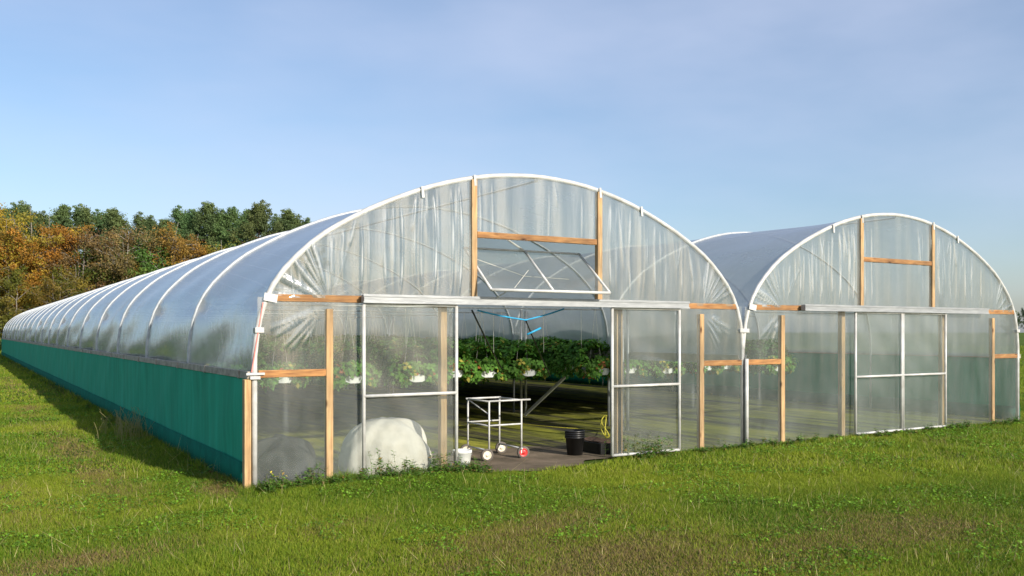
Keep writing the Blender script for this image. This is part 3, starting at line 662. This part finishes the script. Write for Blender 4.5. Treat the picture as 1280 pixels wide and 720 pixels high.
# ---------------------------------------------------------------- bucket, pots, compost tray, heaps
def bucket(x, y, r0, r1, h, mat, label, name='bucket', n=1):
    root = thing(name, label, 'bucket', (x, y, 0)); z = .0
    prof_ = [(0, .008), (r0, .004), (r0+.003, .012), (r1, h-.035), (r1+.007, h-.033), (r1+.007, h-.012), (r1+.004, h), (r1-.004, h), (r1-.006, h-.02), (r0-.004, .02), (0, .018)]
    MB().lathe(prof_, (x, y, z), 32).build('body', mat, root, smooth=True)
    hp = [(x+(r1+.008)*math.cos(a), y-.02-.07*math.sin(a), h-.03-.05*math.sin(a)) for a in np.linspace(0, math.pi, 12)]
    MB().tube(hp, .003, 6).build('handle', M['galv'], root, smooth=True)
    return root
bucket(2.53, -.02, .085, .112, .26, M['white_pl'], 'white plastic bucket standing by the edge of the left door leaf')
px_, py_ = ground(720, 569)
px_ -= .02
root = thing('plant_pots', 'stack of round black plant pots just inside the open doorway', 'plant pots', (px_, py_, 0))
for k in range(4):
    z = k*.028
    MB().lathe([(0, .01+z), (.105, .005+z), (.128, .24+z), (.137, .24+z), (.139, .262+z), (.130, .263+z), (.120, .21+z), (.10, .02+z), (0, .02+z)], (px_, py_, 0), 28).build('pot', M['black'], root, smooth=True)
cx_, cy_ = 5.02, .62
root = thing('compost_tray', 'low dark tray filled with brown compost beside the black pots', 'tray', (cx_, cy_, 0))
b = MB(); w_, d_, h_ = .20, .40, .16
for (a, b2, c, d) in ((-w_, w_, -d_, -d_+.02), (-w_, w_, d_-.02, d_), (-w_, -w_+.02, -d_+.02, d_-.02), (w_-.02, w_, -d_+.02, d_-.02)): b.box(cx_+a, cx_+b2, cy_+c, cy_+d, .01, h_)
b.box(cx_-w_+.02, cx_+w_-.02, cy_-d_+.02, cy_+d_-.02, .012, .03); b.build('tray', M['black'], root, bevel=.004)
V = [(cx_-w_+.022+(2*w_-.044)*i/20, cy_-d_+.022+(2*d_-.044)*j/20, .135+.05*float(fbm(i*.3, j*.3))) for i in range(21) for j in range(21)]
MB().add(V, [(i*21+j, (i+1)*21+j, (i+1)*21+j+1, i*21+j+1) for i in range(20) for j in range(20)]).build('compost', M['compost'], root, smooth=True)
def heap(name, cx, cy, rx, ry, h, mat, label, cat, seed, p=2.0, nf=9, amp=.05):
    V = []; n, m = 72, 30
    for j in range(m+1):
        u = j/m; ang = u*math.pi/2
        for i in range(n):
            a = 2*math.pi*i/n
            rr = math.cos(ang)**(2/p); zz = math.sin(ang)**(2/p)
            f = float(fbm(math.cos(a)*2+seed, math.sin(a)*2+u*2)); g = .02*math.sin(a*nf+seed+3*f)*(1-u)+.012*math.sin(a*nf*2.3+8*u)
            fd = min(1, math.cos(ang)*1.6); k = 1+amp*4*(f-.5)*fd+g*fd
            V.append((cx+rx*rr*k*math.cos(a), cy+ry*rr*k*math.sin(a), h*zz*(1+amp*(f-.5)*3*fd+.04*math.sin(2*a+seed)*math.cos(ang))-.01))
    F_ = [(j*n+i, j*n+(i+1) % n, (j+1)*n+(i+1) % n, (j+1)*n+i) for j in range(m) for i in range(n)]
    return tag(MB().add(V, F_).build(name, mat, smooth=True), label, cat)
heap('fleece_bale', 1.84, .66, .60, .50, .64, M['bag'], 'rounded white bale of fleece behind the left door leaf', 'bale', 1.3, p=2.35, nf=7, amp=.09)
heap('cloth_heap', .42, .50, .46, .40, .50, M['darkcloth'], 'crumpled heap of dark cloth behind the corner film panel', 'cloth heap', 4.7, p=2.4, nf=6, amp=.14)

# ---------------------------------------------------------------- weeds along the gable foot and the green wall
def weed_geo(r, hgt, n_st, spread, leaf=.045, seedhead=False, flower=None):
    VS = []; CS = []
    for _ in range(n_st):
        x, y = r.normal(0, spread, 2); h = hgt*r.uniform(.5, 1.1); lx, ly = r.normal(0, .22*h, 2)
        P = [np.array([x+lx*t*t, y+ly*t*t, h*t]) for t in np.linspace(0, 1, 7)]; sc_ = np.array([.10, .13, .04]) if not seedhead else np.array([.34, .30, .13])
        for i in range(6):
            a, b2 = P[i], P[i+1]; sd = np.array([.0025, .0015, 0]); VS += [a-sd, a+sd, b2+sd, b2-sd]; CS += [sc_]*4
        nl = int(14*(1 if not seedhead else 1.6))
        for k in range(nl):
            t = r.uniform(.12, 1) if not seedhead else r.uniform(.6, 1.0); q = int(t*5.99); p = P[q]*(1-(t*6-q))+P[min(q+1, 6)]*(t*6-q) if t*6-q <= 1 else P[6]
            az = r.uniform(0, 2*np.pi); s = leaf*(1.25-.7*t)*r.uniform(.7, 1.4)*(.35 if seedhead else 1)
            d = np.array([math.cos(az), math.sin(az), r.uniform(-.2, .7)]); e = np.array([-math.sin(az), math.cos(az), r.normal(0, .3)])
            VS += [p, p+d*s*.55+e*s*.27, p+d*s*1.3+np.array([0, 0, -s*.25]), p+d*s*.55-e*s*.27]
            c = np.array([.075, .17, .018])*r.uniform(.6, 1.5) if r.random() > .12 else np.array([.26, .17, .05])
            if seedhead: c = np.array([.36, .31, .15])*r.uniform(.7, 1.2)
            if flower is not None and t > .88: c = np.array(flower)
            CS += [c]*4
    return np.array(VS), np.array(CS)
rr = np.random.default_rng(21)
def weed(name, px, py, h, ns, spread, label, cat='weed', group='weeds at the foot of the polytunnel', **kw):
    x, y = ground(px, py) if py else px
    V, c = weed_geo(rr, h, ns, spread, **kw); o = np_mesh(name, V, 4, M['strawb'], c); o.location = (x, y, 0); tag(o, label, cat, group)
VS = []; CS = []
for k in range(170):
    x = rr.uniform(.05, 2.7) if k < 120 else rr.uniform(5.0, 14.4); y = -.10+rr.normal(0, .05)-abs(rr.normal(0, .10)); V, c = weed_geo(rr, rr.uniform(.06, .17), 4, .03, leaf=.04)
    V[:, 0] += x; V[:, 1] += y-.06; VS.append(V); CS.append(c)
for k in range(110):
    y = rr.uniform(0.2, 60)**1.0; x = -.20-abs(rr.normal(0, .06)); V, c = weed_geo(rr, rr.uniform(.05, .15), 4, .04, leaf=.04)
    V[:, 0] += x; V[:, 1] += y; VS.append(V); CS.append(c)
tag(np_mesh('weed_fringe', np.concatenate(VS), 4, M['strawb'], np.concatenate(CS)), 'low fringe of weeds where grass meets the tunnel foot', 'weeds', kind='stuff')
for px, h, ns, lbl in [(467, .34, 7, 'tall leafy weed left of centre before the left door leaf'), (481, .30, 5, 'slim upright weed before the middle of the left door leaf'), (388, .24, 12, 'bushy nettle clump left of the second timber post'), (346, .24, 7, 'straggly weed with yellow flowers near the corner post'),
                       (505, .24, 8, 'weed clump before the white bale, right side'), (535, .27, 9, 'reddish weed clump between bale and door post'), (548, .30, 7, 'tall thin weed just left of the timber door post'), (582, .20, 10, 'small weed clump in front of the white bucket'),
                       (800, .30, 30, 'leafy green bush of weeds right of the doorway')]:
    t = gable(px, 600)[0]; weed('weed', (t, -.16), None, h, ns, .045 if px != 800 else .16, lbl, flower=(.75, .62, .05) if px == 346 else None)
x_, y_ = ground(197, 541); weed('dry_grass_clump', (-.34, y_), None, .42, 60, .20, 'clump of pale seeding grass against the green side wall', 'grass clump', None, seedhead=True)
weed('dry_grass_clump', (-.36, y_-.85), None, .34, 40, .17, 'smaller clump of pale seeding grass nearer the corner by the green wall', 'grass clump', None, seedhead=True)

# ---------------------------------------------------------------- trees
def clumps_to_leaves(C, rad, per, size, r, cols, flat=1.0):
    n = len(C)*per; cen = np.repeat(C, per, 0); d = r.normal(0, 1, (n, 3)); d /= np.linalg.norm(d, axis=1)[:, None]; rr_ = r.random(n)**.45
    off = d*(rr_*np.repeat(rad, per))[:, None]; off[:, 2] *= flat; P = cen+off
    u = r.normal(0, 1, (n, 3)); u /= np.linalg.norm(u, axis=1)[:, None]; v = np.cross(u, d+r.normal(0, .5, (n, 3))); v /= np.linalg.norm(v, axis=1)[:, None]
    s = (size*r.uniform(.6, 1.3, n))[:, None]
    V = np.stack([P-u*s*.5, P+v*s*.32, P+u*s*.5, P-v*s*.32], 1).reshape(-1, 3)
    w_ = np.clip(fbm(C[:, 0]*.5+C[:, 2]*.4+40, C[:, 1]*.5+40, 3)*1.7-.35+r.normal(0, .09, len(C)), 0, .999)*(len(cols)-1); k0 = w_.astype(int); fr_ = (w_-k0)[:, None]
    ck = (cols[k0]*(1-fr_)+cols[np.minimum(k0+1, len(cols)-1)]*fr_)*r.uniform(.8, 1.2, (len(C), 1)); c = np.repeat(ck, per, 0)*r.uniform(.85, 1.15, (n, 1))
    return V, np.repeat(c, 4, 0)
def deciduous(seed, h, wid, cols, name, leafm, per=60, nclump=230, size=.17, sparse=0):
    r = np.random.default_rng(seed); root = thing(name, 'x', 'tree'); tr = MB(); C = []
    nst = 3
    for s in range(nst):
        a = r.uniform(0, 2*np.pi); lean = wid*.16*(.4+s*.5); top = np.array([math.cos(a)*lean, math.sin(a)*lean, h*(.93-.09*s)])
        base = np.array([math.cos(a)*.22*s, math.sin(a)*.22*s, -.1]); K = 12; P = []
        for i in range(K+1):
            t = i/K; P.append(base*(1-t)+top*t+np.array([math.cos(a), math.sin(a), 0])*.5*math.sin(t*3)*.7+r.normal(0, .05, 3)*t)
        tr.tube([tuple(p) for p in P], [max(.14*(1-i/K)**.8*(1-.2*s), .015) for i in range(K+1)], 7)
        for k in range(15):
            t = r.uniform(.22, .96); p = P[int(t*K)]; az = r.uniform(0, 2*np.pi)
            prof_ = math.sin(min(1, max(.0, (t-.10)/.9))*math.pi*.93)**.7; L = wid*.5*prof_*r.uniform(.6, 1.15)+.25
            q = p+np.array([math.cos(az)*L, math.sin(az)*L, L*r.uniform(.15, .7)]); mid = (p+q)/2+np.array([0, 0, .15*L])
            tr.tube([tuple(p), tuple(mid), tuple(q)], [.045*(1-t)+.022, .022, .008], 5, cap=False)
            for m_ in range(5):
                f = r.uniform(.3, 1.05); c = (p*(1-f)+q*f)+r.normal(0, .32, 3); C.append(c)
                tr.tube([tuple(p*(1-f*.8)+q*f*.8+np.array([0, 0, .1])), tuple(c)], [.012, .006], 4, cap=False)
    C = np.array(C); C[:, 2] = np.clip(C[:, 2], h*.12, h)
    if sparse: C = C[r.random(len(C)) > sparse]
    V, c = clumps_to_leaves(C, r.uniform(.35, .85, len(C)), per, size, r, np.array(cols), .85)
    tr.build('trunk', M['birch'], root, smooth=True); np_mesh('crown', V, 4, leafm, c, parent=root)
    return root
def pine(seed, h, wid, name, cols, per=62, size=.125):
    r = np.random.default_rng(seed); root = thing(name, 'x', 'tree'); tr = MB(); K = 10
    P = [np.array([.25*math.sin(i*.5+seed), .25*math.cos(i*.4), h*.95*i/K]) for i in range(K+1)]; tr.tube([tuple(p) for p in P], [.20*(1-i/K)+.03 for i in range(K+1)], 8)
    C = []; z = h*.22
    while z < h*.95:
        t = (z-h*.22)/(h*.73); L = wid*.5*(1-t**1.7*.90)*(.55+.45*min(1, t*4))
        for k in range(6):
            az = r.uniform(0, 2*np.pi); l = L*r.uniform(.4, 1.2); p = P[min(K, int(z/(h*.95)*K))]*np.array([1, 1, 0])+np.array([0, 0, z])
            q = p+np.array([math.cos(az)*l, math.sin(az)*l, l*r.uniform(.05, .45)]); tr.tube([tuple(p), tuple((p+q)/2-np.array([0, 0, .05*l])), tuple(q)], [.05, .03, .012], 5, cap=False)
            for m_ in range(5): C.append(p*(1-(f := r.uniform(.35, 1.05)))+q*f+r.normal(0, .15, 3))
            for m_ in range(3): C.append(q+np.array([r.normal(0, .12), r.normal(0, .12), .12+.22*m_]))
        z += h*.048*r.uniform(.7, 1.3)
    for k in range(7): C.append(np.array([r.normal(0, .12), r.normal(0, .12), h*(.90+.016*k)]))
    C = np.array(C); V, c = clumps_to_leaves(C, r.uniform(.18, .50, len(C)), per, size, r, np.array(cols), .7)
    tr.build('trunk', M['bark'], root, smooth=True); np_mesh('crown', V, 4, M['leaf'], c, parent=root); return root
AMB = [(.44, .25, .03), (.38, .24, .03), (.28, .21, .03), (.18, .17, .025)]
YG = [(.15, .15, .022), (.11, .13, .02), (.24, .18, .03), (.18, .16, .025)]
BRN = [(.25, .150, .055), (.20, .130, .05), (.16, .13, .04)]
ORG = [(.38, .20, .03), (.30, .17, .035), (.20, .15, .03)]
GRN = [(.09, .15, .025), (.07, .12, .022), (.13, .17, .03)]
PIN = [(.11, .17, .060), (.09, .145, .055), (.135, .185, .060), (.10, .145, .045)]
def put(o, px, Z, top, nat, rz, label, group):
    x, y = spot(px, Z); H = EYE+(HY-top)*Z/F; s = H/nat; o.location = (x, y, 0); o.scale = (s, s, s); o.rotation_euler = (0, 0, rz); tag(o, label, 'tree', group); return o
P_am = [deciduous(31, 12, 7.6, AMB, 'birch_tree', M['amber'], per=80), deciduous(32, 12, 7.0, AMB[:3], 'birch_tree', M['amber'], per=75)]
P_yg = deciduous(33, 9, 5.5, YG, 'birch_tree', M['amber'])
P_br = deciduous(34, 9, 5.0, BRN, 'bare_birch_tree', M['amber'], per=62, size=.13)
P_or = deciduous(35, 10, 4.6, ORG, 'birch_tree', M['amber'], per=66, size=.14)
P_gr = deciduous(36, 8, 4.5, GRN, 'birch_tree', M['leaf'])
P_pi = [pine(41, 12, 6.2, 'pine_tree', PIN), pine(42, 12, 5.2, 'pine_tree', PIN), pine(43, 12, 6.8, 'pine_tree', PIN)]
used = set()
def tree(proto, px, Z, top, nat, label, group):
    if id(proto) in used: o = copy_tree(proto)
    else: used.add(id(proto)); o = proto
    if 'kind' in o: del o['kind']
    return put(o, px, Z, top, nat, random.uniform(0, 6.28), label, group)
G1 = 'autumn birches behind the tunnel'; G2 = 'pines behind the birches'
spec = [(P_am[0], 38, 84, 262, 12, 'tall amber birch with pale stems, largest of the autumn trees at left'), (P_am[1], 66, 86, 276, 12, 'amber birch just right of the largest one, beside the brown tree'), (P_am[1], 4, 83, 285, 12, 'olive and gold birch at the left edge of the wood'),
        (P_yg, 18, 80, 335, 9, 'low yellow-green birch under the tall amber one'), (P_yg, 60, 79, 345, 9, 'low olive birch over the far end of the tunnel'), (P_br, 112, 85, 292, 9, 'brown thin-leaved birch between the amber tree and a green gap'),
        (P_gr, 140, 88, 300, 8, 'slender light green tree between two brown birches'), (P_br, 168, 86, 288, 9, 'brown bare-looking birch with pale trunk above the middle of the roof'), (P_gr, 197, 88, 300, 8, 'small green tree between the brown birch and the orange one'),
        (P_br, 188, 88, 296, 9, 'thin brown birch leaning by the small green tree'), (P_or, 228, 88, 276, 10, 'orange birch, brightest of the trees above the roof'), (P_or, 253, 90, 292, 10, 'lower rusty orange birch right of the brightest one'), (P_yg, 270, 90, 300, 9, 'small olive tree right of the rusty birches'),
        (P_yg, 96, 83, 335, 9, 'low olive birch in front of the brown birches'), (P_yg, -30, 80, 300, 9, 'olive birch beyond the left edge')]
for a in spec: tree(a[0], a[1], a[2], a[3]-(20 if a[1] < 70 and a[3] < 290 else 10), a[4], a[5], G1)
pl = [(-14, 96, 268, 'far left dark pine behind the amber birch'), (10, 100, 262, 'pine rising behind the left edge birch'), (30, 98, 252, 'pointed pine tip above the tall amber birch'), (54, 102, 264, 'pine between pointed tip and the amber crowns'), (78, 97, 258, 'pine behind the right flank of amber birch'), (104, 98, 256, 'broad pine left of the skyline gap'),
      (122, 101, 262, 'pine on the left lip of the skyline gap'), (144, 97, 263, 'narrow pine standing alone in the skyline gap'), (174, 99, 266, 'rounded pine behind the brown birches'), (188, 103, 272, 'lower pine right of the rounded one'), (205, 99, 276, 'low pine left of the orange birch'), (222, 99, 258, 'pine behind the orange birch'),
      (242, 103, 262, 'pine just right of the orange birch top'), (257, 98, 255, 'tall pine right of the orange birches'), (276, 102, 264, 'pine in the dip of the right skyline'), (292, 99, 259, 'full pine left of the highest right hand pine'), (308, 103, 264, 'pine tucked beside the highest right hand pine'), (326, 98, 251, 'highest full pine near the right end of the wood'),
      (345, 103, 268, 'pine behind the right end of the wood'), (358, 99, 264, 'thin pine near the right end of the wood'), (373, 101, 270, 'last small pine at the right end of the wood')]
for i, (px, Z, top, lb) in enumerate(pl): tree(P_pi[i % 3], px, Z, top, 12, lb, G2)
# the wood goes on to the left, out of the picture, and is mirrored in the film
for i in range(9):
    o = tree([P_am[1], P_pi[0], P_yg][i % 3], -90-i*80, 92-i*1.0, 318+(i % 3)*14, [12, 12, 9][i % 3], 'tree of the wood continuing past the left edge of the view', 'trees past the left edge')
for i, (px, Z, top) in enumerate([(1290, 130, 372), (1330, 120, 366), (1262, 140, 380)]):
    tree(P_pi[i], px, Z, top, 12, ['distant pine right of the second tunnel bay', 'distant pine past the right edge', 'farthest pine behind the right tunnel bay'][i], 'far pines on the right')
# dark understorey
r = np.random.default_rng(77); C = []
for k in range(420):
    px = r.uniform(-700, 400); Z = r.uniform(84, 104) if px > -40 else r.uniform(72, 86)+px*.03; x, y = spot(px, Z)
    if -.5 < x < 16 and y < LEN+2: continue
    C.append((x, y, abs(r.normal(0, 1.5))+.2))
C = np.array(C); V, c = clumps_to_leaves(C, r.uniform(.8, 1.6, len(C)), 90, .22, r, np.array([(.045, .065, .018), (.06, .08, .02), (.10, .08, .03)]))
tag(np_mesh('undergrowth', V, 4, M['strawb'], c), 'dark undergrowth at the foot of the wood', 'undergrowth', kind='stuff')
